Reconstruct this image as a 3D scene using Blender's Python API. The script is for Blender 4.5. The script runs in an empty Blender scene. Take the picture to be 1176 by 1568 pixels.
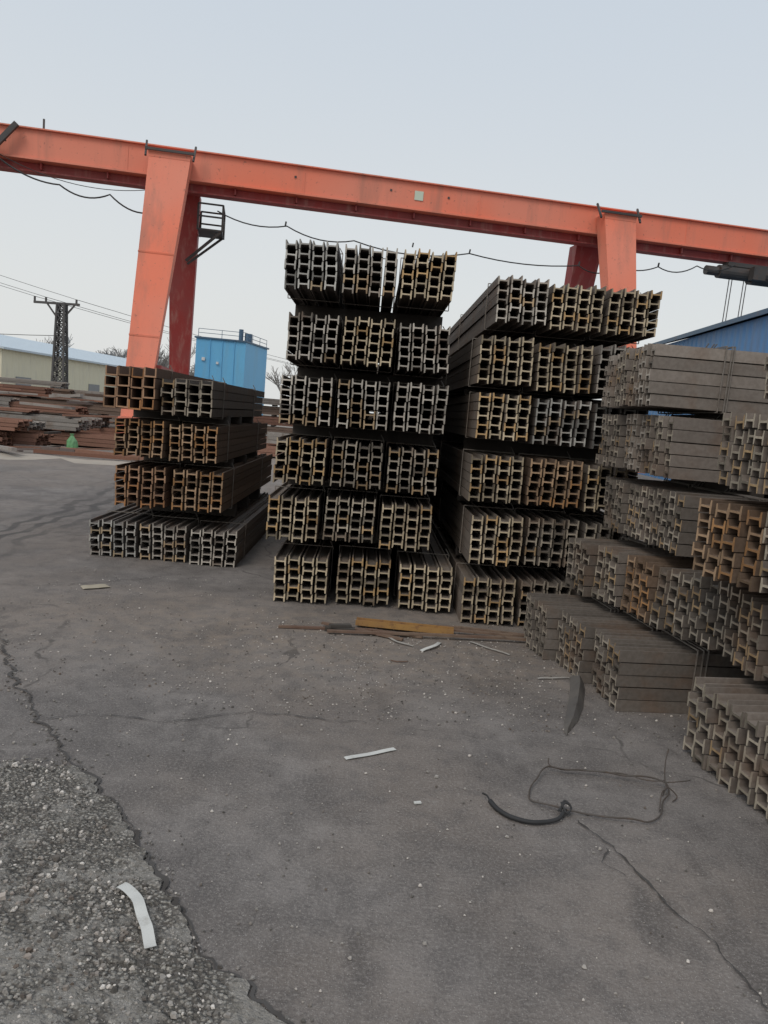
import bpy, math, random
from mathutils import Vector, Matrix, noise as mn
random.seed(7)
R=random.random
def U(a,b): return random.uniform(a,b)
scene=bpy.context.scene
scene.view_settings.view_transform='Standard'
try: scene.view_settings.look='None'
except: pass
scene.view_settings.exposure=0

# ------------------------------------------------------------------ helpers
class MB:
    def __init__(s): s.v=[];s.f=[];s.m=[];s.c=[]
    def add(s,vs,fs,mat=0,col=(1,1,1)):
        o=len(s.v); s.v+= [tuple(p) for p in vs]
        for i,f in enumerate(fs):
            s.f.append([o+k for k in f]); s.m.append(mat)
            s.c.append(col[i] if isinstance(col,list) else col)
    def hexa(s,b,t,mat=0,col=(1,1,1)):
        s.add(list(b)+list(t),[(3,2,1,0),(4,5,6,7),(0,1,5,4),(1,2,6,5),(2,3,7,6),(3,0,4,7)],mat,col)
    def box(s,c,size,rz=0,mat=0,col=(1,1,1),rx=0,ry=0):
        c=Vector(c);hx,hy,hz=[k/2 for k in size]
        M=Matrix.Rotation(rz,3,'Z')@Matrix.Rotation(ry,3,'Y')@Matrix.Rotation(rx,3,'X')
        P=[c+M@Vector(p) for p in [(-hx,-hy,-hz),(hx,-hy,-hz),(hx,hy,-hz),(-hx,hy,-hz),(-hx,-hy,hz),(hx,-hy,hz),(hx,hy,hz),(-hx,hy,hz)]]
        s.hexa(P[:4],P[4:],mat,col)
    def bar(s,a,b,w,h=None,mat=0,col=(1,1,1),w2=None):
        a=Vector(a);b=Vector(b);h=h or w;w2=w2 or w
        d=(b-a).normalized()
        up=Vector((0,0,1)) if abs(d.z)<.95 else Vector((0,1,0))
        x=d.cross(up).normalized();y=x.cross(d)
        def ring(p,w,h): return [p-x*w/2-y*h/2,p+x*w/2-y*h/2,p+x*w/2+y*h/2,p-x*w/2+y*h/2]
        s.hexa(ring(a,w,h),ring(b,w2,h*w2/w),mat,col)
    def tube(s,pts,r,n=6,mat=0,col=(1,1,1),r2=None):
        pts=[Vector(p) for p in pts];N=len(pts);vs=[]
        for i,p in enumerate(pts):
            d=(pts[min(i+1,N-1)]-pts[max(i-1,0)]).normalized()
            up=Vector((0,0,1)) if abs(d.z)<.95 else Vector((0,1,0))
            x=d.cross(up).normalized();y=x.cross(d)
            rr=r if r2 is None else r+(r2-r)*i/(N-1)
            for k in range(n):
                a=2*math.pi*k/n; vs.append(p+x*math.cos(a)*rr+y*math.sin(a)*rr)
        fs=[]
        for i in range(N-1):
            for k in range(n):
                fs.append((i*n+k,i*n+(k+1)%n,(i+1)*n+(k+1)%n,(i+1)*n+k))
        fs.append(tuple(range(n))[::-1]);fs.append(tuple((N-1)*n+k for k in range(n)))
        s.add(vs,fs,mat,col)
    def obj(s,name,mats,parent=None,smooth=False):
        me=bpy.data.meshes.new(name); me.from_pydata(s.v,[],s.f)
        for m in mats: me.materials.append(m)
        me.polygons.foreach_set("material_index",s.m)
        at=me.attributes.new("Col",'FLOAT_COLOR','CORNER')
        buf=[]
        for f,c in zip(s.f,s.c):
            buf+= [c[0],c[1],c[2],1.0]*len(f)
        at.data.foreach_set("color",buf)
        if smooth: me.polygons.foreach_set("use_smooth",[True]*len(me.polygons))
        me.update()
        ob=bpy.data.objects.new(name,me); scene.collection.objects.link(ob)
        if parent: ob.parent=parent
        return ob
def empty(name,loc=(0,0,0)):
    e=bpy.data.objects.new(name,None); scene.collection.objects.link(e); return e

# ------------------------------------------------------------------ materials
def newmat(name):
    m=bpy.data.materials.new(name);m.use_nodes=True
    nt=m.node_tree;b=nt.nodes['Principled BSDF'];return m,nt,b
class NT:
    def __init__(s,nt): s.nt=nt;s.n=nt.nodes;s.l=nt.links
    def pos(s):
        g=s.n.new('ShaderNodeNewGeometry');return g.outputs['Position']
    def link(s,a,b): s.l.new(a,b)
    def setin(s,sock,v):
        if hasattr(v,'is_output'): s.l.new(v,sock)
        elif v is not None: sock.default_value=v
    def noise(s,scale,detail=4,rough=.55,vec=None,dist=0):
        n=s.n.new('ShaderNodeTexNoise');n.inputs['Scale'].default_value=scale;n.inputs['Detail'].default_value=detail
        n.inputs['Roughness'].default_value=rough;n.inputs['Distortion'].default_value=dist
        s.l.new(vec if vec else s.pos(),n.inputs['Vector']);return n.outputs['Fac']
    def vor(s,scale,feature='F1',vec=None,out='Distance'):
        n=s.n.new('ShaderNodeTexVoronoi');n.feature=feature;n.inputs['Scale'].default_value=scale
        s.l.new(vec if vec else s.pos(),n.inputs['Vector']);return n.outputs[out]
    def ramp(s,fac,a,b,c0=0.,c1=1.):
        n=s.n.new('ShaderNodeMapRange');n.inputs[1].default_value=a;n.inputs[2].default_value=b
        n.inputs[3].default_value=c0;n.inputs[4].default_value=c1;n.interpolation_type='SMOOTHSTEP'
        s.l.new(fac,n.inputs[0]);return n.outputs[0]
    def mix(s,fac,a,b,t='MIX'):
        n=s.n.new('ShaderNodeMix');n.data_type='RGBA';n.blend_type=t
        s.setin(n.inputs[0],fac)
        for k,v in ((6,a),(7,b)):
            if isinstance(v,tuple): v=tuple(v)+((1,) if len(v)==3 else ())
            s.setin(n.inputs[k],v)
        return n.outputs[2]
    def math(s,op,a,b=0.):
        n=s.n.new('ShaderNodeMath');n.operation=op;s.setin(n.inputs[0],a);s.setin(n.inputs[1],b);return n.outputs[0]
    def scalev(s,v,sc):
        n=s.n.new('ShaderNodeVectorMath');n.operation='MULTIPLY';s.l.new(v,n.inputs[0]);n.inputs[1].default_value=sc;return n.outputs[0]
    def xyz(s,v):
        n=s.n.new('ShaderNodeSeparateXYZ');s.l.new(v,n.inputs[0]);return n.outputs
    def bump(s,h,b,st=.5,d=.01):
        n=s.n.new('ShaderNodeBump');n.inputs['Strength'].default_value=st;n.inputs['Distance'].default_value=d
        s.l.new(h,n.inputs['Height']);s.l.new(n.outputs[0],b.inputs['Normal'])

def mat_steel():
    m,nt,b=newmat("mill_steel");t=NT(nt)
    a=t.n.new('ShaderNodeAttribute');a.attribute_name='Col'
    n1=t.noise(3.2,4,.6);n2=t.noise(38,2)
    c=t.mix(1.0,a.outputs['Color'],t.mix(t.ramp(n2,.3,.7),(.88,.86,.84),(1.07,1.06,1.05)),'MULTIPLY')
    rust=t.mix(n2,(.12,.072,.046),(.20,.12,.075))
    msk=t.ramp(n1,.48,.70,0,.45)
    c=t.mix(msk,c,rust)
    t.link(c,b.inputs['Base Color']);b.inputs['Roughness'].default_value=.8;b.inputs['Specular IOR Level'].default_value=.25
    return m
def mat_paint(name,col,dirt=(.2,.12,.1),rough=.5,fade=None,amt=.5,streak=True,sc=1.):
    m,nt,b=newmat(name);t=NT(nt)
    v=t.scalev(t.pos(),(1,1,.12 if streak else 1))
    n1=t.noise(1.6*sc,5,.65,v);n2=t.noise(11*sc,4,.6);n3=t.noise(.35*sc,2)
    c=t.mix(t.ramp(n3,.35,.65),col,fade or tuple(k*.85+.03 for k in col))
    c=t.mix(t.math('MULTIPLY',t.ramp(n1,.48,.75),amt),c,dirt)
    c=t.mix(t.math('MULTIPLY',t.ramp(n2,.62,.7),amt*.7),c,tuple(k*.6 for k in dirt))
    t.link(c,b.inputs['Base Color']);b.inputs['Roughness'].default_value=rough
    return m
def mat_corr(name,col,scale=5.,axis=1,low=.8):
    m,nt,b=newmat(name);t=NT(nt)
    o=t.xyz(t.pos());w=t.math('SINE',t.math('MULTIPLY',o[axis],scale*6.283))
    n=t.noise(.6,3);n2=t.noise(5,4,.6,t.scalev(t.pos(),(1,1,.1)))
    c=t.mix(t.ramp(n,.3,.7),col,tuple(k*low+.04 for k in col))
    c=t.mix(t.ramp(n2,.5,.8,0,.4),c,(.28,.28,.28))
    t.link(c,b.inputs['Base Color']);b.inputs['Roughness'].default_value=.55
    t.bump(w,b,.8,.03);return m

STEEL=mat_steel()
WOOD=mat_paint("old_timber",(.05,.04,.032),(.025,.02,.018),.9,streak=False,sc=4)
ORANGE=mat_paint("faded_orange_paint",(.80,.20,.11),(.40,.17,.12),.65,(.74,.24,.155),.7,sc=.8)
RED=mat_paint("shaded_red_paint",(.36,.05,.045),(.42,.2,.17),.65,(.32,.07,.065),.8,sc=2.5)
DARK=mat_paint("dark_steel",(.04,.036,.034),(.12,.06,.035),.6,streak=False,sc=3)
BLACK=mat_paint("black_rubber",(.02,.02,.021),(.05,.045,.04),.7,streak=False,sc=6)

def mat_ground():
    m,nt,b=newmat("worn_concrete_yard");t=NT(nt)
    P=t.pos();o=t.xyz(P)
    n0=t.noise(.45,3,.6);n1=t.noise(1.4,5,.7);n2=t.noise(7,5,.72);n3=t.noise(80,3,.75);n4=t.noise(230,2,.6)
    c=t.mix(t.ramp(n1,.34,.66),(.125,.113,.107),(.225,.205,.192))
    c=t.mix(t.ramp(n0,.44,.6,0,.6),c,(.205,.172,.148))
    c=t.mix(t.ramp(n2,.46,.66,0,.55),c,(.108,.098,.094))
    c=t.mix(t.ramp(n2,.42,.28,0,.55),c,(.28,.258,.24))
    st=t.noise(1.7,4,.7,t.scalev(P,(1,.4,1)))
    c=t.mix(t.ramp(st,.54,.64,0,.55),c,(.086,.077,.073))
    c=t.mix(t.ramp(n3,.47,.68,0,.55),c,(.30,.275,.255))
    c=t.mix(t.ramp(n3,.43,.28,0,.5),c,(.09,.082,.078))
    c=t.mix(t.ramp(n4,.63,.71,0,.8),c,(.52,.50,.48))
    c=t.mix(t.ramp(n4,.38,.28,0,.55),c,(.06,.054,.05))
    dx=t.math('MULTIPLY',t.math('SUBTRACT',o[0],.0),.32);dy=t.math('MULTIPLY',t.math('SUBTRACT',o[1],5.4),.75)
    dd=t.math('SQRT',t.math('ADD',t.math('MULTIPLY',dx,dx),t.math('MULTIPLY',dy,dy)))
    c=t.mix(t.math('MULTIPLY',t.ramp(dd,1.2,.2),t.ramp(n2,.3,.6,.85,.25)),c,(.27,.22,.178))
    wv=n0
    tx=t.math('ADD',o[0],t.math('MULTIPLY',wv,1.2))
    tx=t.math('ADD',tx,t.math('MULTIPLY',o[1],.09))
    band=t.math('MULTIPLY',t.ramp(t.math('ABSOLUTE',t.math('ADD',tx,2.35)),.7,.15),t.ramp(t.math('SINE',t.math('MULTIPLY',tx,24.)),-.2,.8,.15,.85))
    band=t.math('MULTIPLY',band,t.ramp(n1,.3,.55))
    c=t.mix(band,c,(.08,.075,.073))
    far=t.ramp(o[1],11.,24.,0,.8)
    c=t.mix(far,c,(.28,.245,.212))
    wn=t.n.new('ShaderNodeTexNoise');wn.inputs['Scale'].default_value=1.6;wn.inputs['Detail'].default_value=5
    t.link(P,wn.inputs['Vector'])
    av=t.n.new('ShaderNodeVectorMath');av.operation='MULTIPLY_ADD';t.link(wn.outputs['Color'],av.inputs[0]);av.inputs[1].default_value=(.7,.7,0);t.link(P,av.inputs[2])
    d=t.vor(.42,'DISTANCE_TO_EDGE',av.outputs[0])
    cr=t.math('MULTIPLY',t.ramp(d,.006,.001),t.ramp(n1,.47,.6,0,.6))
    c=t.mix(cr,c,(.055,.05,.046))
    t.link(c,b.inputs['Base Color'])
    b.inputs['Roughness'].default_value=.85
    b.inputs['Specular IOR Level'].default_value=.2
    h=t.math('ADD',n3,t.math('MULTIPLY',n2,1.2))
    t.bump(h,b,.7,.011);return m
def mat_rough():
    m,nt,b=newmat("broken_aggregate_concrete");t=NT(nt)
    n1=t.noise(3.6,5,.72);n2=t.noise(26,4,.7);n4=t.noise(150,2)
    vc=t.vor(72,'F1',None,'Color');vd=t.vor(72,'F1')
    x=t.xyz(vc)
    c=t.mix(x[0],(.14,.13,.115),(.44,.415,.37))
    c=t.mix(t.ramp(vd,.32,.58),c,(.11,.10,.09))
    c=t.mix(t.ramp(n1,.46,.58,0,.85),c,(.25,.235,.215))
    c=t.mix(t.ramp(n2,.48,.64,0,.65),c,(.13,.12,.105))
    c=t.mix(t.ramp(n4,.6,.7,0,.6),c,(.5,.48,.45))
    t.link(c,b.inputs['Base Color']);b.inputs['Roughness'].default_value=.92;b.inputs['Specular IOR Level'].default_value=.2
    h=t.math('ADD',t.math('MULTIPLY',t.math('MULTIPLY',vd,-1.1),t.ramp(n1,.58,.44,.1,1.)),t.math('MULTIPLY',n2,1.8))
    t.bump(h,b,1.,.015);return m
GROUND=mat_ground();ROUGH=mat_rough()

# ------------------------------------------------------------------ ground
g=MB();S=450
g.add([(-S,-S,0),(S,-S,0),(S,S,0),(-S,S,0)],[(0,1,2,3)])
g.obj("ground",[GROUND])
crackline=[(-3.2,6.3),(-2.6,5.4),(-2.19,4.69),(-1.85,4.1),(-1.50,3.63),(-1.28,3.35),(-1.05,3.08),(-.86,2.85),(-.71,2.59),(-.55,2.38),(-.40,2.135),(-.26,1.98),(-.11,1.84),(.1,1.6),(.2,1.3)]
def jag(pts,step=.03,amp=.018,seed=1.):
    out=[]
    for i in range(len(pts)-1):
        a=Vector(pts[i]).to_2d();b=Vector(pts[i+1]).to_2d();L=(b-a).length;n=max(1,int(L/step))
        d=(b-a).normalized();q=Vector((-d.y,d.x))
        for k in range(n):
            p=a+(b-a)*k/n
            w=mn.noise(Vector((p.x*7,p.y*7,seed)))*amp*2.2+mn.noise(Vector((p.x*29,p.y*29,seed)))*amp
            out.append(p+q*w)
    out.append(Vector(pts[-1]).to_2d());return out
def ribbon(mb,pts,w0,z,seed=3.,mat=0):
    n=len(pts);vs=[]
    for i,p in enumerate(pts):
        d=(pts[min(i+1,n-1)]-pts[max(i-1,0)]).normalized();q=Vector((-d.y,d.x))
        w=w0*(.25+1.9*abs(mn.noise(Vector((p.x*13,p.y*13,seed)))))
        vs+=[(p.x+q.x*w,p.y+q.y*w,z),(p.x-q.x*w,p.y-q.y*w,z)]
    mb.add(vs,[(2*i+1,2*i+3,2*i+2,2*i) for i in range(n-1)],mat)
CRK=mat_paint("crack_dirt",(.052,.046,.042),(.085,.075,.066),.95,streak=False,sc=20)
jl=jag(crackline,.02,.026)
mb=MB();NX,NY=180,170
def xc(y):
    best=min(jl,key=lambda p:abs(p.y-y));return best.x
vs=[];fs=[]
ys=[1.2+ (3.35-1.2)*j/NY for j in range(NY+1)]
for j,y in enumerate(ys):
    xr=xc(y)-.012
    for i in range(NX+1):
        f=i/NX;x=xr-f*f*3.2-f*.25
        h=.006+max(0,mn.fractal(Vector((x*5,y*5,0)),1,2,4)*.015+mn.noise(Vector((x*38,y*38,1)))*.008+mn.noise(Vector((x*16,y*16,4)))*.010)
        edge=min(1,max(0,(3.15+.3*mn.noise(Vector((x*4,0,5)))+.08*mn.noise(Vector((x*22,0,5)))-y)/.1))
        z=h*edge if edge>0 else -.01
        if f==0: z=min(z,.005)
        vs.append((x,y,z+ (.0035 if edge>0 else 0)))
for j in range(NY):
    for i in range(NX):
        a=j*(NX+1)+i; fs.append((a+1,a,a+NX+1,a+NX+2))
mb.add(vs,fs);mb.obj("broken_concrete_paving",[ROUGH])
mb=MB();ribbon(mb,jl,.0085,.009)
ribbon(mb,jag([(-1.5,3.6),(-1.2,3.72),(-.9,3.68),(-.5,3.9),(.1,3.85)],.03,.02,5.),.0035,.008)
ribbon(mb,jag([(-3.2,6.0),(-2.4,6.25),(-1.8,6.8)],.03,.03,6.),.005,.008)
ribbon(mb,jag([(.98,3.0),(1.1,2.72),(1.17,2.45),(1.25,2.18),(1.3,1.8),(1.35,1.3)],.02,.014,7.),.0045,.008)
ribbon(mb,jag([(1.04,2.8),(1.0,2.7),(1.06,2.62)],.02,.014,7.),.003,.0085)
mb.obj("pavement_crack",[CRK])
SAND=mat_paint("dusty_sand",(.40,.35,.29),(.26,.22,.18),.95,streak=False,sc=2)
mb=MB()
e1=jag([(-30,14.2),(-18,15.6),(-9,16.6),(-5.2,17.5)],.4,.6,2.);e2=jag([(-5.4,18.6),(-9,17.9),(-18,17.2),(-30,16)],.4,.8,4.)
pl=[(p.x,p.y,.004) for p in e1+e2];mb.add(pl,[tuple(range(len(pl)))])
mb.obj("dust_strip_road",[SAND])

mb=MB()
def pebble(x,y,s,col,z=.003):
    vs=[]
    a0=U(0,6.28)
    n=5
    for k in range(n):
        a=a0+k*6.283/n; r=s*U(.7,1.1)
        vs.append((x+math.cos(a)*r,y+math.sin(a)*r*U(.6,1),z))
    for k in range(n):
        a=a0+k*6.283/n; r=s*U(.4,.8)
        vs.append((x+math.cos(a)*r,y+math.sin(a)*r,z+s*U(.5,.9)))
    mb.add(vs,[tuple(n+k for k in range(n))]+[(k,(k+1)%n,n+(k+1)%n,n+k) for k in range(n)],0,col)
for i in range(9500):
    q=R();z=.003
    if q<.4:
        x=random.gauss(.3,1.1);y=U(3.9,5.75)
    elif q<.72:
        x=U(-2.6,2.2);y=U(1.4,7)
    else:
        y=U(1.5,3.2);x=-.5-(y-2.2)*.7-abs(random.gauss(0,.5));z=.011
    s=abs(random.gauss(0,.0032))+.0012
    if z>.01: s*=1.5
    gr=U(.08,.42) if R()<.85 else .62;pebble(x,y,s,(gr,gr*.94,gr*.87),z)
for i in range(90):
    pebble(random.gauss(.05,.12),random.gauss(4.7,.35),U(.002,.006),(.5,.48,.46))
for p in jl:
    for k in range(4):
        if R()<.35: gr=U(.08,.3);pebble(p.x+random.gauss(0,.03),p.y+random.gauss(0,.03),U(.002,.009),(gr,gr*.95,gr*.9))
mb.obj("gravel",[STEEL])

# ------------------------------------------------------------------ beams
def beam(mb,P,A,L,a,z,length,h,w,cend,cside,tf=.0085,tw=.007,kind='i'):
    H=h/2;W=w/2;ti=tf*1.25;q=tw/2
    if kind=='i':
        s=[(-H,-W),(-H+tf*.85,-W),(-H+ti,-q),(H-ti,-q),(H-tf*.85,-W),(H,-W),(H,W),(H-tf*.85,W),(H-ti,q),(-H+ti,q),(-H+tf*.85,W),(-H,W)]
    else:
        s=[(-H,-W),(H,-W),(H,W),(H-tf,W),(H-tf,-W+tw),(-H+tf,-W+tw),(-H+tf,W),(-H,W)]
    rot=U(-.03,.03) if kind=='c' else random.gauss(0,.022);cr,sr=math.cos(rot),math.sin(rot)
    s=[(x*cr-y*sr,x*sr+y*cr) for x,y in s]
    st=random.gauss(0,.010);yawj=U(-.0025,.0025)
    vs=[]
    for d in (st,length+st):
        for x,y in s:
            aa=a+x+(d*yawj if d>1 else 0)
            vs.append((P.x+A.x*aa+L.x*d,P.y+A.y*aa+L.y*d,z+y))
    n=len(s)
    fs=[tuple(range(n)),tuple(range(2*n-1,n-1,-1))]+[((k+1)%n,k,n+k,n+(k+1)%n) for k in range(n)]
    if A.x*L.y-A.y*L.x<0: fs=[f[::-1] for f in fs]
    mb.add(vs,fs,0,[cend,cend]+[cside]*n)
PAL={'grey':((.47,.435,.385),(.165,.146,.132),.15),'tan':((.49,.41,.29),(.17,.145,.124),.22),
     'rust':((.38,.26,.165),(.165,.12,.09),.3),'blue':((.41,.405,.38),(.155,.142,.134),.1),'dark':((.33,.29,.235),(.15,.132,.117),.2),
     'lite':((.38,.345,.30),(.235,.205,.18),.12),'orange':((.35,.215,.135),(.16,.105,.078),.3),'mid':((.39,.345,.275),(.19,.165,.146),.2)}
def bundle(mb,P,A,L,z0,width,height,length,pal,rows=5,cols=4,kind='i'):
    ce,cs,rp=PAL[pal]
    px=width/cols;py=height/rows
    bv=U(.85,1.15)
    hw=.84 if kind=='i' and rows>=5 else .95
    skew=U(-.012,.012)
    for c in range(cols):
        off=(py*.14 if c%2 else 0)+U(-.004,.004)
        cd=random.gauss(0,.012)
        ac=px*(c+.5)
        for r in range(rows):
            v=bv*U(.62,1.18)
            e=[k*v for k in ce]
            if R()<rp: e=[e[0]*.95,e[1]*.76,e[2]*.54]
            elif R()<.14: e=[k*.45 for k in e]
            sv=U(.8,1.2);sd=[k*sv for k in cs]
            Pp=P+L*cd
            beam(mb,Pp,A,L,ac+skew*(r/rows-.5)+U(-.004,.004),z0+py*(r+.5)+off-(py*.07),length+U(-.03,.1),px*hw,py*.92,tuple(e),tuple(sd),kind=kind,tf=.0115*px/.11,tw=.011*py/.075)
def strap(mb,P,A,L,z0,width,height,d):
    o=.004
    pts=[(-o,-.01),(width+o,-.01),(width+o,height+.012),(-o,height+.012),(-o,-.01)]
    w=[Vector((P.x+A.x*a+L.x*(d+z*.02),P.y+A.y*a+L.y*(d+z*.02),z0+z)) for a,z in pts]
    for i in range(4): mb.bar(w[i],w[i+1],.007,.007,0,(.2,.18,.16))
    t=w[2];mb.bar(t,t+Vector((A.x*-.03+L.x*.02,A.y*-.03+L.y*.02,.05)),.006,.006,0,(.16,.15,.14))
def V2(x,y): return Vector((x,y,0))
def spacers(mb,P,A,L,z,width,h,ds):
    for d in ds:
        c=P+A*(width/2)+L*d
        mb.box((c.x,c.y,z+h/2),(width-.06+U(-.02,.04),U(.07,.1),h-.002),math.atan2(A.y,A.x)+U(-.03,.03),1)

def stack(name,tiers,A,L,length,jz=True):
    root=empty(name)
    prev=0.
    for ti,(z0,z1,bl) in enumerate(tiers):
        mb=MB()
        for (x,y,w,pal,kw) in bl:
            P=V2(x,y)
            dz=kw.get('dz',0)+U(-.008,.014);hh=z1-z0+kw.get('dh',0)
            ln=length+U(-.1,.3)
            bundle(mb,P,A,L,z0+dz,w,hh,ln,pal,kw.get('rows',5),kw.get('cols',4),kw.get('kind','i'))
            strap(mb,P,A,L,z0+dz,w,hh,kw.get('sd',.5)+U(-.05,.05));strap(mb,P,A,L,z0+dz,w,hh,2.6)
        mb.obj("beam_bundle_tier",[STEEL,WOOD],root)
        if z0-prev>.02:
            sm=MB()
            P=V2(bl[0][0],bl[0][1]);Wt=sum(b[2] for b in bl)+.03*len(bl)
            a0=min((V2(b[0],b[1])-P).dot(A) for b in bl);Pm=P+A*a0
            spacers(sm,Pm,A,L,prev,Wt,z0-prev-.004,(.95,length*.5,length-.8))
            sm.obj("timber_spacer",[STEEL,WOOD],root)
        prev=z1
    return root
AX=V2(1,0);LY=V2(0,1)
def row(x0,x1,n,y,pals,gap=.036,**k):
    w=(x1-x0-gap*(n-1))/n
    return [(x0+i*(w+gap),y+U(-.05,.05),w,pals[i%len(pals)],k) for i in range(n)]
stack("steel_beam_stack",[
 (.0,.36,row(-2.68,-1.22,3,7.5,['blue','grey','grey'],.036)),
 (.51,.91,row(-2.46,-1.39,2,7.5,['orange','rust'],.07)),
 (1.0,1.36,row(-2.46,-1.47,2,7.5,['rust','rust'])),
 (1.46,1.86,[(-2.55,7.42,.49,'orange',dict(rows=4,cols=4,kind='c')),(-2.03,7.5,.49,'dark',dict(rows=4,cols=4,dz=-.02,dh=-.05,kind='i'))]),
],AX,LY,3.5)
stack("steel_beam_stack",[
 (.015,.395,row(-.71,.78,3,6.28,['tan','tan','tan'],.065)),
 (.52,.895,row(-.80,.56,3,6.3,['tan','mid','tan'])),
 (.985,1.36,row(-.765,.575,3,6.3,['tan','dark','dark'])),
 (1.475,1.87,row(-.765,.60,3,6.3,['grey','grey','grey'])),
 (1.98,2.36,row(-.74,.58,3,6.3,['grey','tan','grey'])),
 (2.545,2.93,row(-.80,.575,3,6.3,['blue','grey','tan'])),
],AX,LY,6.)
stack("steel_beam_stack",[
 (.015,.39,row(.83,2.2,3,6.05,['tan','dark','dark'])),
 (.50,.89,row(.85,2.2,3,6.08,['tan','dark','dark'])),
 (.985,1.36,row(.805,2.17,3,6.1,['tan','rust','tan'])),
 (1.475,1.84,row(.82,2.2,3,6.15,['tan','blue','blue'])),
 (1.91,2.29,row(.80,2.18,3,6.2,['tan','tan','grey'])),
 (2.42,2.79,row(.92,2.28,3,6.4,['grey','tan','tan'])),
],AX,LY,6.)
def crow(z): return [(-1.0+U(-.1,.1),13.2+i*.5,.45,'dark',{}) for i in range(2)]
stack("steel_beam_stack",[(.015,.39,crow(0)),(.42,.80,crow(0)),(.83,1.21,crow(0)),(1.24,1.62,crow(0)),(1.65,2.03,crow(0)),(2.06,2.44,crow(0))],LY,AX,3.6)  # added rear stack, blocks the bright background showing through the hollow beams
def srow(xn,yn,n,w,th,pals,step=0.,gap=.03,**k):
    A=V2(-math.sin(th),math.cos(th));Ld=V2(math.cos(th),math.sin(th));out=[]
    for i in range(n):
        p=V2(xn,yn)+A*(i*(w+gap))+Ld*(step*i+U(-.02,.02))
        out.append((p.x,p.y,w,pals[i%len(pals)],k))
    return out,A,Ld
def side_stack(name,tiers,length):
    root=empty(name);prev=0
    for (z0,z1,(bl,A,Ld)) in tiers:
        mb=MB()
        for (x,y,w,pal,kw) in bl:
            P=V2(x,y);dz=U(-.004,.01)
            bundle(mb,P,A,Ld,z0+dz,w,z1-z0,length+U(-.1,.2),pal,kw.get('rows',5),kw.get('cols',4),'i')
            for e in (0,.03,.06): strap(mb,P,A,Ld,z0+dz,w,z1-z0,kw.get('sd',.45)+U(-.01,.01)+e)
        if z0-prev>.02:
            P=V2(bl[0][0],bl[0][1]);W=len(bl)*(bl[0][2]+.02)
            spacers(mb,P,A,Ld,prev,W,z0-prev-.004,(.6,2.2,3.6))
        mb.obj("beam_bundle_tier",[STEEL,WOOD],root);prev=z1
    return root
D=math.radians
side_stack("steel_beam_stack",[
 (.0,.375,srow(1.56,4.30,3,.43,D(6),['dark','dark','dark'],-.08)),
 (.44,.82,srow(1.93,4.36,4,.33,D(12),['dark','rust','mid','dark'],-.03,cols=3)),
 (.90,1.27,srow(1.90,4.58,3,.43,D(2),['dark','mid','dark'])),
 (1.36,1.75,srow(1.85,4.80,3,.39,D(1),['mid','lite','dark'])),
 (1.80,2.20,srow(1.79,5.0,3,.35,D(0),['lite','mid','lite'])),
],4.5)
side_stack("steel_beam_stack",[
 (.0,.40,srow(1.93,2.40,3,.45,D(8),['tan','mid','mid'])),
 (.46,.85,srow(2.07,2.98,3,.43,D(5),['mid','mid','dark'])),
 (.91,1.30,srow(2.01,3.12,2,.44,D(17),['mid','rust'])),
 (1.38,1.76,srow(1.86,3.13,2,.44,D(1),['dark','mid'])),
 (1.84,2.2,srow(1.99,3.12,2,.42,D(0),['mid','mid'])),
],4.5)

# ------------------------------------------------------------------ gantry crane
th=math.atan(.154);gv=Vector((math.cos(th),math.sin(th),0));qv=Vector((-math.sin(th),math.cos(th),0))
G0=Vector((-7.1,26.4,0))
def GP(s,q,z): return G0+gv*s+qv*q+Vector((0,0,z))
crane=empty("gantry_crane")
def gbox(mb,s0,s1,q0,q1,z0,z1,mat=0):
    mb.hexa([GP(s0,q0,z0),GP(s1,q0,z0),GP(s1,q1,z0),GP(s0,q1,z0)],[GP(s0,q0,z1),GP(s1,q0,z1),GP(s1,q1,z1),GP(s0,q1,z1)],mat)
mb=MB()
gbox(mb,-17,26,-.45,.45,8.62,9.46)
gbox(mb,-17,26,-.55,.55,9.462,9.50);gbox(mb,-17,26,-.52,.52,8.56,8.618)
for s in [-13.5,-7.5,-1.4,4.2,10.2,18.0,23.]: gbox(mb,s,s+.05,-.462,-.452,8.63,9.45)
mb.obj("main_girder",[ORANGE],crane)
mb=MB()
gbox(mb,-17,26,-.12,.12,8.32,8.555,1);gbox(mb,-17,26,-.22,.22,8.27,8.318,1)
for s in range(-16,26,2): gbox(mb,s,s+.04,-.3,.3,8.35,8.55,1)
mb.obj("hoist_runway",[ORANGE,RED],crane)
def leg(s,sgn,mat,name,wt,wb,ds=0.,ds0=0.):
    mb=MB()
    def ring(sc,q,z,w,t): return [GP(sc-w/2,q-t/2,z),GP(sc+w/2,q-t/2,z),GP(sc+w/2,q+t/2,z),GP(sc-w/2,q+t/2,z)]
    qt,qb=sgn*.83,sgn*3.1
    if sgn<0: mb.hexa(ring(s+ds0,qt,8.95,wt,.7),ring(s+ds0,qt+.02,9.12,wt+.05,.7))
    mb.hexa(ring(s+ds,qb,.95,wb,.45),ring(s+ds0,qt,8.948 if sgn<0 else 8.4,wt,.68))
    gbox(mb,s+ds-.35,s+ds+.35,qb-.9,qb+.9,.45,.948)
    for k in (-.6,.6):
        c=GP(s+ds,qb+k,.24)
        mb.tube([c-gv*.1,c+gv*.1],.22,16,1)
    if sgn<0:
        for f in (.3,.62):
            z=.95+(8.95-.95)*f;w=wb+(wt-wb)*f;sc=s+ds+(ds0-ds)*f;q=qb+(qt-qb)*f;tt=.45+.23*f
            gbox(mb,sc-w/2-.01,sc+w/2+.01,q-tt/2-.012,q-tt/2+.05,z,z+.05)
    mb.obj(name,[mat,DARK],crane)
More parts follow.
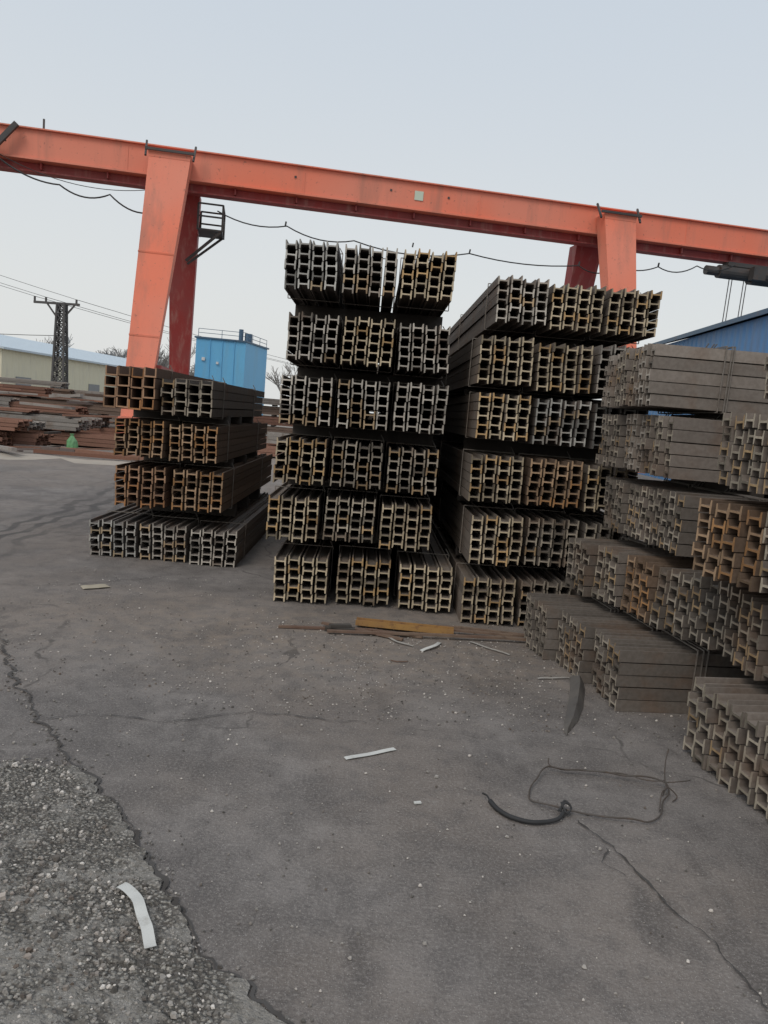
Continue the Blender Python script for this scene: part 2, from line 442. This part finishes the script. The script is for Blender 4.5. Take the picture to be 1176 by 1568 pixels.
leg(0,-1,ORANGE,"front_leg",1.25,.72,-.45);leg(0,1,RED,"rear_leg",1.0,.6,.25,.35)
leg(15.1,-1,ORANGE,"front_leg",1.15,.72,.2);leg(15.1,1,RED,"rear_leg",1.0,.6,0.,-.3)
mb=MB()
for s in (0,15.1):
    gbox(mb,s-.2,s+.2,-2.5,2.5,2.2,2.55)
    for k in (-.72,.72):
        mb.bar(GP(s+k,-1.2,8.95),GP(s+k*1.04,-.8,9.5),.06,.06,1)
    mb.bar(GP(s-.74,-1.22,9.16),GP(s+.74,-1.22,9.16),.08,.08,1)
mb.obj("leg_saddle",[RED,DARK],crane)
mb=MB()
zf=7.2
gbox(mb,.85,1.65,.1,1.3,zf,zf+.06)
for (a,b) in ((.85,.1),(1.65,.1),(1.65,1.3),(.85,1.3)): mb.bar(GP(a,b,zf),GP(a,b,zf+.85),.06)
for zz in (.45,.85):
    mb.bar(GP(.85,.1,zf+zz),GP(1.65,.1,zf+zz),.05);mb.bar(GP(1.65,.1,zf+zz),GP(1.65,1.3,zf+zz),.05);mb.bar(GP(.85,1.3,zf+zz),GP(1.65,1.3,zf+zz),.05)
mb.bar(GP(1.6,.15,zf),GP(.5,.4,6.2),.08);mb.bar(GP(1.6,1.2,zf),GP(.5,1.,6.2),.08)
mb.obj("access_platform",[DARK],crane)
mb=MB()
mb.bar(GP(-4.6,-.7,9.5),GP(-6.9,-.9,6.6),.15);mb.bar(GP(-4.9,-.7,9.0),GP(-6.3,-.8,8.75),.1);mb.bar(GP(-5.1,-.7,8.45),GP(-7.6,-.8,6.9),.09)
mb.bar(GP(-4.0,0,9.5),GP(-4.0,0,9.95),.05);mb.bar(GP(.6,0,9.5),GP(.6,.0,9.6),.3)
mb.obj("hanging_bracket",[DARK],crane)
mb=MB();gbox(mb,7.95,8.25,-.475,-.463,8.9,9.2)
mb.obj("name_plate",[mat_paint("plate",(.55,.62,.5),(.3,.3,.25),.5)],crane)
mb=MB()
for s in (3.9,7.1,9.1): gbox(mb,s,s+.07,-.47,-.463,9.08,9.15)
mb.obj("bolt_plate",[DARK],crane)
mb=MB()
c=GP(20.6,-.2,7.9)
mb.tube([c-gv*1.0,c+gv*.3],.24,16);mb.tube([c+gv*.32,c+gv*1.5],.34,16);mb.tube([c-gv*1.05,c-gv*1.5],.17,12)
gbox(mb,19.9,21.5,-.35,.05,8.12,8.265)
for s in (20.0,20.5,21.3): gbox(mb,s,s+.12,-.3,0.,7.98,8.2)
gbox(mb,20.7,21.2,-.75,-.45,7.65,8.1)
for s in (20.1,20.22,20.7,20.82): mb.tube([GP(s,-.2,7.8),GP(s-.12,-.2,3.1)],.018,5)
gbox(mb,20.0,20.75,-.35,-.05,2.7,3.1)
hk=[GP(20.35+.22*math.sin(a),-.2,2.35+.22*math.cos(a)) for a in [k*.35 for k in range(0,13)]]
mb.tube([GP(20.35,-.2,2.75)]+hk,.05,6)
mb.obj("hoist_trolley",[DARK],crane)
def swag(mb,pts,r,sag,n=8,sub=4,mat=0):
    out=[]
    for i in range(len(pts)-1):
        a=Vector(pts[i]);b=Vector(pts[i+1])
        for j in range(sub):
            A=a+(b-a)*(j/sub);B=a+(b-a)*((j+1)/sub)
            for k in range(n):
                f=k/n;p=A+(B-A)*f;p.z-=sag*4*f*(1-f)*(1+.3*math.sin(j*3+i));out.append(p)
    out.append(Vector(pts[-1]));mb.tube(out,r,5,mat)
mb=MB()
swag(mb,[GP(-9,-.7,8.1),GP(-5.2,-.7,8.5)],.022,.35,8,2)
swag(mb,[GP(-5.2,-.75,8.5),GP(-3.3,-.75,7.85),GP(-1.8,-.75,7.75),GP(-.4,-.75,7.4)],.026,.18,10,1)
swag(mb,[GP(-5.2,-.65,8.6),GP(-.5,-.65,8.1)],.012,.4,16,1)
swag(mb,[GP(1.5,-.6,7.7),GP(6.,-.6,7.3),GP(14.,-.6,7.4),GP(17,-.6,7.7),GP(20.,-.6,8.1)],.022,.2,8,2)
for s,z in ((3.7,7.5),(8,7.33),(10,7.35),(14,7.4),(17,7.7)): mb.bar(GP(s,-.6,z),GP(s+.02,-.6,z+.14),.05)
mb.obj("festoon_cable",[BLACK],crane)

# ------------------------------------------------------------------ buildings
def rail(mb,pts,h,r=.04,mat=0):
    for i in range(len(pts)-1):
        a=Vector(pts[i]);b=Vector(pts[i+1]);n=max(1,int((b-a).length/1.0))
        for k in range(n+1):
            p=a+(b-a)*k/n;mb.bar(p,p+Vector((0,0,h)),r,r,mat)
        for z in (h*.5,h): mb.bar(a+Vector((0,0,z)),b+Vector((0,0,z)),r,r,mat)
BLUE=mat_paint("sky_blue_panel",(.12,.42,.72),(.2,.36,.46),.5,(.15,.46,.73),.35)
DBLUE=mat_paint("dark_blue_trim",(.05,.12,.2),(.12,.12,.12),.5)
WHITE=mat_paint("white_paint",(.7,.72,.72),(.4,.4,.4),.5)
b=empty("blue_plant_building")
bb=[(-9.2,40),(-6.75,40.35),(-6.15,44),(-9.0,44)]
mb=MB();mb.hexa([(x,y,0) for x,y in bb],[(x,y,4.72) for x,y in bb])
mb.obj("walls",[BLUE],b)
bb2=[(-9.28,39.92),(-6.7,40.27),(-6.05,44.1),(-9.1,44.1)]
mb=MB();mb.hexa([(x,y,4.722) for x,y in bb2],[(x,y,4.8) for x,y in bb2])
rail(mb,[(-9.1,40.,4.8),(-6.8,40.35,4.8),(-6.2,44,4.8)],.4,.025)
mb.tube([(-7.3,42,4.8),(-7.3,42,5.5)],.12,8);mb.tube([(-6.9,42,4.8),(-6.9,42,5.3)],.2,8)
mb.obj("roof_deck",[DBLUE],b)
mb=MB()
for x in (-8.5,-7.9,-7.3):
    yy=40+(x+9.2)*.143-.03
    mb.bar((x,yy,.1),(x,yy,4.7),.03,.03,1)
mb.box((-8.8,40.02,3.7),(.16,.06,.16),.137,0);mb.box((-8.1,40.1,3.55),(.12,.06,.12),.137,0);mb.box((-7.5,40.2,1.6),(.7,.08,.5),.137,0)
mb.obj("vents",[WHITE,BLUE],b)

CREAM=mat_corr("cream_cladding",(.66,.62,.46),1.2,1,.92);LROOF=mat_corr("pale_blue_roof",(.5,.58,.64),1.,1,.92)
WGL=mat_paint("hazy_window",(.2,.21,.22),(.28,.28,.28),.4)
def shed(name,a,bb,width,eave,ridge,wallm,roofm,nd=6,band=None):
    root=empty(name);a=Vector((*a,0));bb=Vector((*bb,0));d=(bb-a).normalized();q=Vector((-d.y,d.x,0))
    L=(bb-a).length
    def P(s,w,z): return a+d*s+q*w+Vector((0,0,z))
    mb=MB()
    mb.hexa([P(0,0,0),P(L,0,0),P(L,width,0),P(0,width,0)],[P(0,0,eave),P(L,0,eave),P(L,width,eave),P(0,width,eave)])
    for s in (0,L): mb.add([P(s,0,eave),P(s,width,eave),P(s,width/2,ridge)],[(0,1,2)])
    mb.obj("walls",[wallm],root)
    mb=MB();o=.4
    for (w0,w1) in ((-o,width/2),(width+o,width/2)):
        zl=eave-(ridge-eave)*o/(width/2)
        mb.hexa([P(-o,w0,zl+.01),P(L+o,w0,zl+.01),P(L+o,w1,ridge+.01),P(-o,w1,ridge+.01)],[P(-o,w0,zl+.16),P(L+o,w0,zl+.16),P(L+o,w1,ridge+.16),P(-o,w1,ridge+.16)])
    mb.obj("roof",[roofm],root)
    mb=MB()
    for k in range(nd):
        s=L*(k+.5)/nd
        for sd in (-.03,width+.03):
            mb.hexa([P(s-1,sd-.02,1.2),P(s+1,sd-.02,1.2),P(s+1,sd+.02,1.2),P(s-1,sd+.02,1.2)],[P(s-1,sd-.02,2.2),P(s+1,sd-.02,2.2),P(s+1,sd+.02,2.2),P(s-1,sd+.02,2.2)])
    mb.obj("windows",[WGL],root)
    return root
shed("cream_warehouse",(-38,97),(-42.5,58),16,4.1,5.7,CREAM,LROOF,7)
TEAL=mat_corr("teal_cladding",(.25,.5,.47),1.2,0)
BROOF=mat_corr("blue_roof",(.22,.44,.64),1.,1)
shed("blue_roof_warehouse",(-50,112),(-38,112),14,4.0,6.2,WHITE,BROOF,4)
shed("teal_shed",(-27.5,78),(-22,79),6,3.0,3.9,TEAL,LROOF,2)
BWALL=mat_corr("blue_corrugated_wall",(.07,.24,.5),2.2,1)
root=empty("blue_corrugated_shed")
mb=MB();mb.hexa([(10.9,14,0),(11.9,34,0),(24,34,0),(24,14,0)],[(10.9,14,5.45),(11.9,34,5.45),(24,34,9.5),(24,14,9.5)])
mb.obj("walls",[BWALL],root)
mb=MB();mb.hexa([(10.7,13.7,5.45),(11.7,34.3,5.45),(24.3,34.3,9.7),(24.3,13.7,9.7)],[(10.7,13.7,5.6),(11.7,34.3,5.6),(24.3,34.3,9.85),(24.3,13.7,9.85)])
mb.obj("roof",[DBLUE],root)

# ------------------------------------------------------------------ power pole
root=empty("power_pole")
PG=mat_paint("pole_grey",(.08,.076,.074),(.13,.12,.11),.8,streak=False)
mb=MB();bx,by,H=-20.0,50.,6.9
def pr(z):
    w=.40-.18*z/H;return [Vector((bx+sx*w,by+sy*w,z)) for sx,sy in ((-1,-1),(1,-1),(1,1),(-1,1))]
zs=[H*k/11 for k in range(12)]
for i in range(11):
    a,c2=pr(zs[i]),pr(zs[i+1])
    for k in range(4):
        mb.bar(a[k],c2[k],.11);mb.bar(a[k],c2[(k+1)%4],.06);mb.bar(a[(k+1)%4],c2[k],.06);mb.bar(a[k],a[(k+1)%4],.06)
mb.obj("lattice_mast",[PG],root)
mb=MB();mb.bar((bx-1.75,by,6.85),(bx+1.1,by,6.9),.14);mb.bar((bx-.9,by,6.8),(bx-.2,by,5.9),.09);mb.bar((bx+.8,by,6.85),(bx+.2,by,6.1),.09)
for k in (-1.7,-1.0,.9): mb.tube([(bx+k,by,6.9),(bx+k,by,7.2)],.07,6)
mb.obj("cross_arm",[PG],root)
mb=MB()
for k in (-1.7,-1.0,.9):
    swag(mb,[(bx+k-22,by-14,13.2),(bx+k,by,7.2)],.013,.4,12,1);swag(mb,[(bx+k,by,7.2),(bx+k+30,by+70,6.2)],.016,.8,12,1)
swag(mb,[(bx-20,by-6,4.9),(bx,by,4.9)],.02,.5,12,1)
mb.obj("power_line",[PG],root)

# ------------------------------------------------------------------ distant bare trees
m,nt,bs=newmat("hazy_bark");bs.inputs['Roughness'].default_value=.95
t=NT(nt);t.link(t.mix(t.noise(.4,3),(.22,.21,.20),(.32,.31,.30)),bs.inputs['Base Color'])
HAZE=m
mb=MB()
def branch(p,d,l,r,depth):
    q=p+d*l
    mb.tube([p,q],r,3,0,(1,1,1),r*.7)
    if depth==0: return
    for k in range(random.choice((3,4)) if depth>1 else 4):
        nd=(d+Vector((U(-.75,.75),U(-.75,.75),U(-.15,.5)))).normalized()
        s=p+(q-p)*U(.45,1)
        branch(s,nd,l*U(.6,.85),r*.7,depth-1)
for i in range(64):
    x=-88+i*1.15+U(-1.,1.) if i<54 else -25+(i-54)*9+U(-3,3);y=U(118,135)
    branch(Vector((x,y,0)),Vector((U(-.08,.08),0,1)).normalized(),U(2.6,3.9),.2,4)
mb.obj("distant_bare_trees",[HAZE])

# ------------------------------------------------------------------ yard piles, left
PAL.update({'yr':((.27,.14,.10),(.23,.125,.092),.1),'yg':((.34,.32,.30),(.28,.26,.24),.05),'yb':((.2,.14,.11),(.17,.125,.10),.1)})
specs=[(-16.5,18.6,.02,7.,.35,'yr',3),(-16.2,19.6,-.03,7.6,.75,'yr',4),(-10.2,20.1,.03,2.6,.7,'yb',4),(-18,21.2,.0,8.,1.0,'yg',4),(-10.6,21.8,.02,3.,.95,'yg',4),
 (-19,23.4,.04,7.,1.35,'yr',5),(-12.6,23.8,-.04,4.5,1.1,'yb',4),(-21,26,.02,8,1.3,'yb',5),(-13.5,26.6,.03,6,1.35,'yr',5),(-22,30,.0,10,1.6,'yr',5),(-12,31,.0,6,1.5,'yb',5),(-30,36,.03,16,1.9,'yg',5),(-14,37,.0,9,1.6,'yr',5),(-3.6,24,.06,3.4,.9,'yr',4),(-5.6,31,0.,5.5,1.9,'yb',5)]
for (x,y,a,ln,h,pal,rows) in specs:
    mb=MB()
    k=max(1,int(h/.38));z=0.0
    for j in range(k+1):
        hh=min(.4,h-z)
        if hh<.1: break
        mb.box((x+ln*.3,y+.5,z+.03),(.12,.9,.055),a,1);mb.box((x+ln*.7,y+.5,z+.03),(.12,.9,.055),a,1)
        p2=random.choice([pal,pal,'yr','yg','yb'])
        bundle(mb,V2(x+U(-.8,.8),y+U(-.15,.15)),V2(-math.sin(a),math.cos(a)),V2(math.cos(a),math.sin(a)),z+.065,.9,hh-.07,ln+U(-1.8,.3),p2,3,3)
        z+=hh
    mb.obj("rusty_steel_pile",[STEEL,WOOD])
mb=MB()
for i in range(90):
    x=U(-20,-7.5);y=U(18.2,20.2) if R()<.5 else U(20,30);z=.06 if y<20.2 else U(.9,1.5);a=random.gauss(0,.35);l=U(.6,3.5)
    cc=random.choice([(.2,.1,.07),(.26,.14,.1),(.16,.13,.12),(.3,.28,.26)])
    mb.bar((x,y,z),(x+l*math.cos(a),y+l*math.sin(a),z+U(-.04,.12)),U(.05,.16),U(.03,.1),0,cc)
mb.obj("loose_scrap_steel",[STEEL])
GREEN=mat_paint("green_woven_sack",(.14,.33,.15),(.06,.2,.07),.8,streak=False,sc=8)
mb=MB();vs=[];n=14;prof=[(0,.12),(.05,.15),(.16,.14),(.27,.12),(.36,.07),(.41,.035),(.46,.06)]
for z,r in prof:
    for k in range(n):
        a=k*6.283/n;rr=r*(1+.14*math.sin(a*3+z*9)+.08*math.sin(a*7-z*20));vs.append((-7.75+rr*math.cos(a),20.3+rr*.8*math.sin(a),z))
fs=[(i*n+k,i*n+(k+1)%n,(i+1)*n+(k+1)%n,(i+1)*n+k) for i in range(len(prof)-1) for k in range(n)]+[tuple(6*n+k for k in range(n))]
mb.add(vs,fs);mb.obj("green_sack",[GREEN])

# ------------------------------------------------------------------ things on the ground
STRIPM=mat_paint("galvanised_strip",(.60,.60,.57),(.3,.28,.24),.55,streak=False,sc=14)
DSTRIP=mat_paint("dull_strip",(.36,.34,.31),(.2,.17,.14),.6,streak=False,sc=10)
def strip(name,pts,w,mat,lift=.012,th=.0015):
    pts=[Vector(p) for p in pts];n=len(pts);vs=[];mb=MB()
    P=[]
    for i in range(n-1):
        for k in range(6):
            f=k/6;p0=pts[max(i-1,0)];p1=pts[i];p2=pts[i+1];p3=pts[min(i+2,n-1)]
            P.append(.5*((2*p1)+(p2-p0)*f+(2*p0-5*p1+4*p2-p3)*f*f+(3*p1-p0-3*p2+p3)*f**3))
    P.append(pts[-1]);n=len(P)
    for zt in (0,th):
        for i,p in enumerate(P):
            d=(P[min(i+1,n-1)]-P[max(i-1,0)]).normalized();q=Vector((-d.y,d.x))*w/2
            z=p.z+lift*(.5+.5*math.sin(i*.8))+zt
            vs+=[(p.x+q.x,p.y+q.y,z+.002),(p.x-q.x,p.y-q.y,z)]
    m2=2*n;fs=[]
    for i in range(n-1):
        fs+=[(m2+2*i+1,m2+2*i+3,m2+2*i+2,m2+2*i),(2*i,2*i+2,2*i+3,2*i+1),(2*i,m2+2*i,m2+2*i+2,2*i+2),(2*i+1,2*i+3,m2+2*i+3,m2+2*i+1)]
    mb.add(vs,fs);return mb.obj(name,[mat])
strip("metal_strip",[(.002,3.42,.004),(.12,3.485,.006),(.24,3.565,.004)],.025,STRIPM,.002)
strip("metal_strip",[(-.69,2.34,.02),(-.63,2.29,.024),(-.586,2.206,.032),(-.545,2.13,.026),(-.514,2.06,.02)],.034,STRIPM,.006)
strip("metal_strip",[(.2,5.55,.004),(.3,5.35,.012),(.42,5.28,.004)],.018,DSTRIP,.004)
strip("metal_strip",[(.47,5.18,.004),(.58,5.3,.02),(.62,5.42,.004)],.028,STRIPM,.004)
strip("metal_strip",[(.85,5.5,.004),(.96,5.36,.012),(1.1,5.25,.004)],.015,DSTRIP,.004)
strip("metal_strip",[(1.2,4.78,.004),(1.3,4.8,.01),(1.42,4.84,.004)],.014,DSTRIP,.004)
strip("cardboard_scrap",[(-2.25,6.2,.004),(-2.17,6.25,.01),(-2.08,6.33,.004)],.11,mat_paint("card",(.40,.35,.26),(.28,.22,.14),.8,streak=False,sc=9),.004)
mb=MB();mb.box((.32,3.05,.008),(.03,.014,.006),.3);mb.obj("paper_chip",[STRIPM])
YR=mat_paint("yellow_rust_paint",(.36,.20,.06),(.14,.07,.04),.8,(.26,.14,.06),1.,streak=False,sc=9)
mb=MB();P=V2(.0,5.66);Ld=V2(1,-.1).normalized();A=V2(.1,1).normalized()
for (a0,a1,z0,z1) in ((0,.08,.02,.026),(0,.008,.026,.062),(.072,.08,.026,.062)):
    b4=[P+A*a0,P+Ld*.74+A*a0,P+Ld*.74+A*a1,P+A*a1]
    mb.hexa([(p.x,p.y,z0) for p in b4],[(p.x,p.y,z1) for p in b4])
mb.obj("rusty_channel_offcut",[YR])
RB=mat_paint("rusty_bar",(.15,.09,.065),(.07,.045,.035),.85,(.2,.14,.10),.7,streak=False,sc=6)
bars=[[(-.56,5.5,.012),(.1,5.58,.014),(.5,5.5,.012)],[(-.2,5.45,.02),(.4,5.5,.03),(1.1,5.58,.03),(1.57,5.62,.012)],[(.1,5.8,.012),(.8,5.82,.02),(1.5,5.74,.012)],[(-.25,5.62,.03),(.0,5.55,.02),(.35,5.4,.012)],[(.7,5.7,.03),(1.2,5.68,.03),(1.75,5.75,.02)],[(.25,4.93,.006),(.3,4.9,.008),(.36,4.92,.006)]]
for i,p in enumerate(bars):
    mb=MB();q=[Vector(k) for k in p]
    for j in range(len(q)-1):
        mb.bar(q[j]+Vector((0,0,.002*j)),q[j+1]+Vector((0,0,.002*j)),.03 if i<5 else .008,.016 if i<5 else .005)
    mb.obj("rusty_steel_bar",[RB])
mb=MB();mb.hexa([(-.22,5.5,.0),(.0,5.52,.0),(.0,5.58,.0),(-.22,5.56,.0)],[(-.22,5.5,.03),(.0,5.52,.03),(.0,5.58,.03),(-.22,5.56,.03)]);mb.box((-.11,5.54,.042),(.16,.05,.02),.3)
mb.obj("timber_block",[WOOD])
PLATE=mat_paint("scaled_steel_plate",(.10,.092,.086),(.06,.05,.045),.7,(.13,.118,.105),.7,streak=False,sc=8)
mb=MB()
pp=[(1.47,4.85,.09,.05),(1.42,4.62,.10,.05),(1.32,4.3,.10,.04),(1.24,4.08,.08,.02),(1.18,3.94,.04,.008),(1.165,3.88,.008,.004)]
vs=[]
for x,y,w,z in pp: vs+=[(x-w/2,y,.006),(x+w*.1,y+.01,z+.012),(x+w/2,y+.02,.006)]
mb.add(vs,[f for i in range(5) for f in ((3*i,3*i+1,3*i+4,3*i+3),(3*i+1,3*i+2,3*i+5,3*i+4))]);mb.obj("bent_steel_plate",[PLATE])
def cr(pts,sub=8):
    pts=[Vector(p) for p in pts];n=len(pts);P=[]
    for i in range(n-1):
        p0=pts[max(i-1,0)];p1=pts[i];p2=pts[i+1];p3=pts[min(i+2,n-1)]
        for k in range(sub):
            f=k/sub;P.append(.5*((2*p1)+(p2-p0)*f+(2*p0-5*p1+4*p2-p3)*f*f+(3*p1-p0-3*p2+p3)*f**3))
    P.append(pts[-1]);return P
mb=MB();mb.tube(cr([(.63,3.085,.02),(.655,3.03,.014),(.70,2.975,.014),(.77,2.945,.014),(.84,2.955,.014),(.9,2.985,.016),(.945,3.05,.02)]),.0105,10,r2=.008)
for k in range(3):
    mb.tube(cr([(.92+U(-.01,.01),3.04,.02),(.945,3.075+U(-.01,.01),.045),(.97,3.06,.03),(.945,3.03+U(-.01,.01),.02),(.925,3.06,.05)]),.0045,6)
mb.tube(cr([(.63,3.085,.02),(.62,3.11,.03),(.60,3.12,.035)]),.004,5)
mb.obj("cable_offcut",[BLACK],smooth=True)
WIRE=mat_paint("rusty_wire",(.07,.056,.047),(.13,.08,.05),.8,streak=False,sc=20)
def wob(pts,a,sd):
    return [Vector((p.x+mn.noise(Vector((p.x*9,p.y*9,sd)))*a,p.y+mn.noise(Vector((p.x*9,p.y*9,sd+5)))*a,p.z+abs(mn.noise(Vector((p.x*6,p.y*6,sd))))*a*.6)) for p in pts]
loop=[(.945,3.05,.02),(1.05,3.035,.008),(1.2,3.01,.02),(1.32,3.04,.01),(1.39,3.14,.015),(1.49,3.36,.03),(1.3,3.40,.03),(1.12,3.43,.025),(.98,3.445,.02),(.93,3.40,.03),(.86,3.28,.02),(.81,3.17,.01),(.82,3.12,.01),(.93,3.06,.02)]
mb=MB();mb.tube(wob(cr(loop),.02,1.),.0038,6)
mb.tube(wob(cr(loop[5:9]+[(.96,3.47,.05)]),.025,3.),.003,5)
mb.tube(wob(cr([(1.38,3.12,.01),(1.41,3.2,.05),(1.47,3.3,.03),(1.5,3.42,.06),(1.54,3.5,.13)]),.02,2.),.003,5)
mb.tube(cr([(1.49,3.36,.03),(1.56,3.36,.04),(1.62,3.4,.03)]),.0025,5)
mb.tube(cr([(1.43,3.24,.02),(1.46,3.27,.05),(1.5,3.25,.02),(1.47,3.22,.01)]),.003,5)
mb.obj("wire_loop",[WIRE],smooth=True)

# ------------------------------------------------------------------ light
w=bpy.data.worlds.new("World");scene.world=w;w.use_nodes=True
nt=w.node_tree;t=NT(nt);bg=nt.nodes['Background']
sky=nt.nodes.new('ShaderNodeTexSky');sky.sky_type='NISHITA';sky.sun_disc=False
SE,SR=math.radians(48),math.radians(-150)
sky.sun_elevation=SE;sky.sun_rotation=SR;sky.air_density=1.5;sky.dust_density=4.
tc=nt.nodes.new('ShaderNodeTexCoord');z=t.xyz(tc.outputs['Generated'])[2]
nz=t.noise(1.2,3,.5,tc.outputs['Generated'])
zz=t.math('ADD',z,t.math('MULTIPLY',t.math('SUBTRACT',nz,.5),.12))
over=t.mix(t.ramp(zz,0.,.6),(8.0,8.15,8.1),(6.3,7.0,7.8))
mixc=t.mix(.12,over,sky.outputs[0])
t.link(mixc,bg.inputs['Color']);bg.inputs['Strength'].default_value=.1
sl=bpy.data.lights.new("sun",'SUN');sl.energy=1.2;sl.angle=math.radians(25);sl.color=(1,.93,.84)
so=bpy.data.objects.new("sun",sl);scene.collection.objects.link(so)
sd=Vector((math.sin(SR)*math.cos(SE),math.cos(SR)*math.cos(SE),math.sin(SE)))
so.rotation_euler=sd.to_track_quat('Z','Y').to_euler()

# ------------------------------------------------------------------ camera
p,r,y=math.atan(147/1180),math.radians(4.8),math.radians(1.46)
rh=Vector((math.cos(y),-math.sin(y),0));hd=Vector((math.sin(y),math.cos(y),0));zu=Vector((0,0,1))
F=hd*math.cos(p)-zu*math.sin(p);uh=zu*math.cos(p)+hd*math.sin(p)
Rr=rh*math.cos(r)+uh*math.sin(r);Uu=-rh*math.sin(r)+uh*math.cos(r)
cam=bpy.data.cameras.new("camera");co=bpy.data.objects.new("camera",cam);scene.collection.objects.link(co)
M=Matrix((Rr,Uu,-F)).transposed().to_4x4();M.translation=Vector((0,0,1.6));co.matrix_world=M
cam.sensor_fit='VERTICAL';cam.sensor_height=24;cam.lens=24*1180/1568;cam.clip_end=2000;cam.clip_start=.05
scene.camera=co
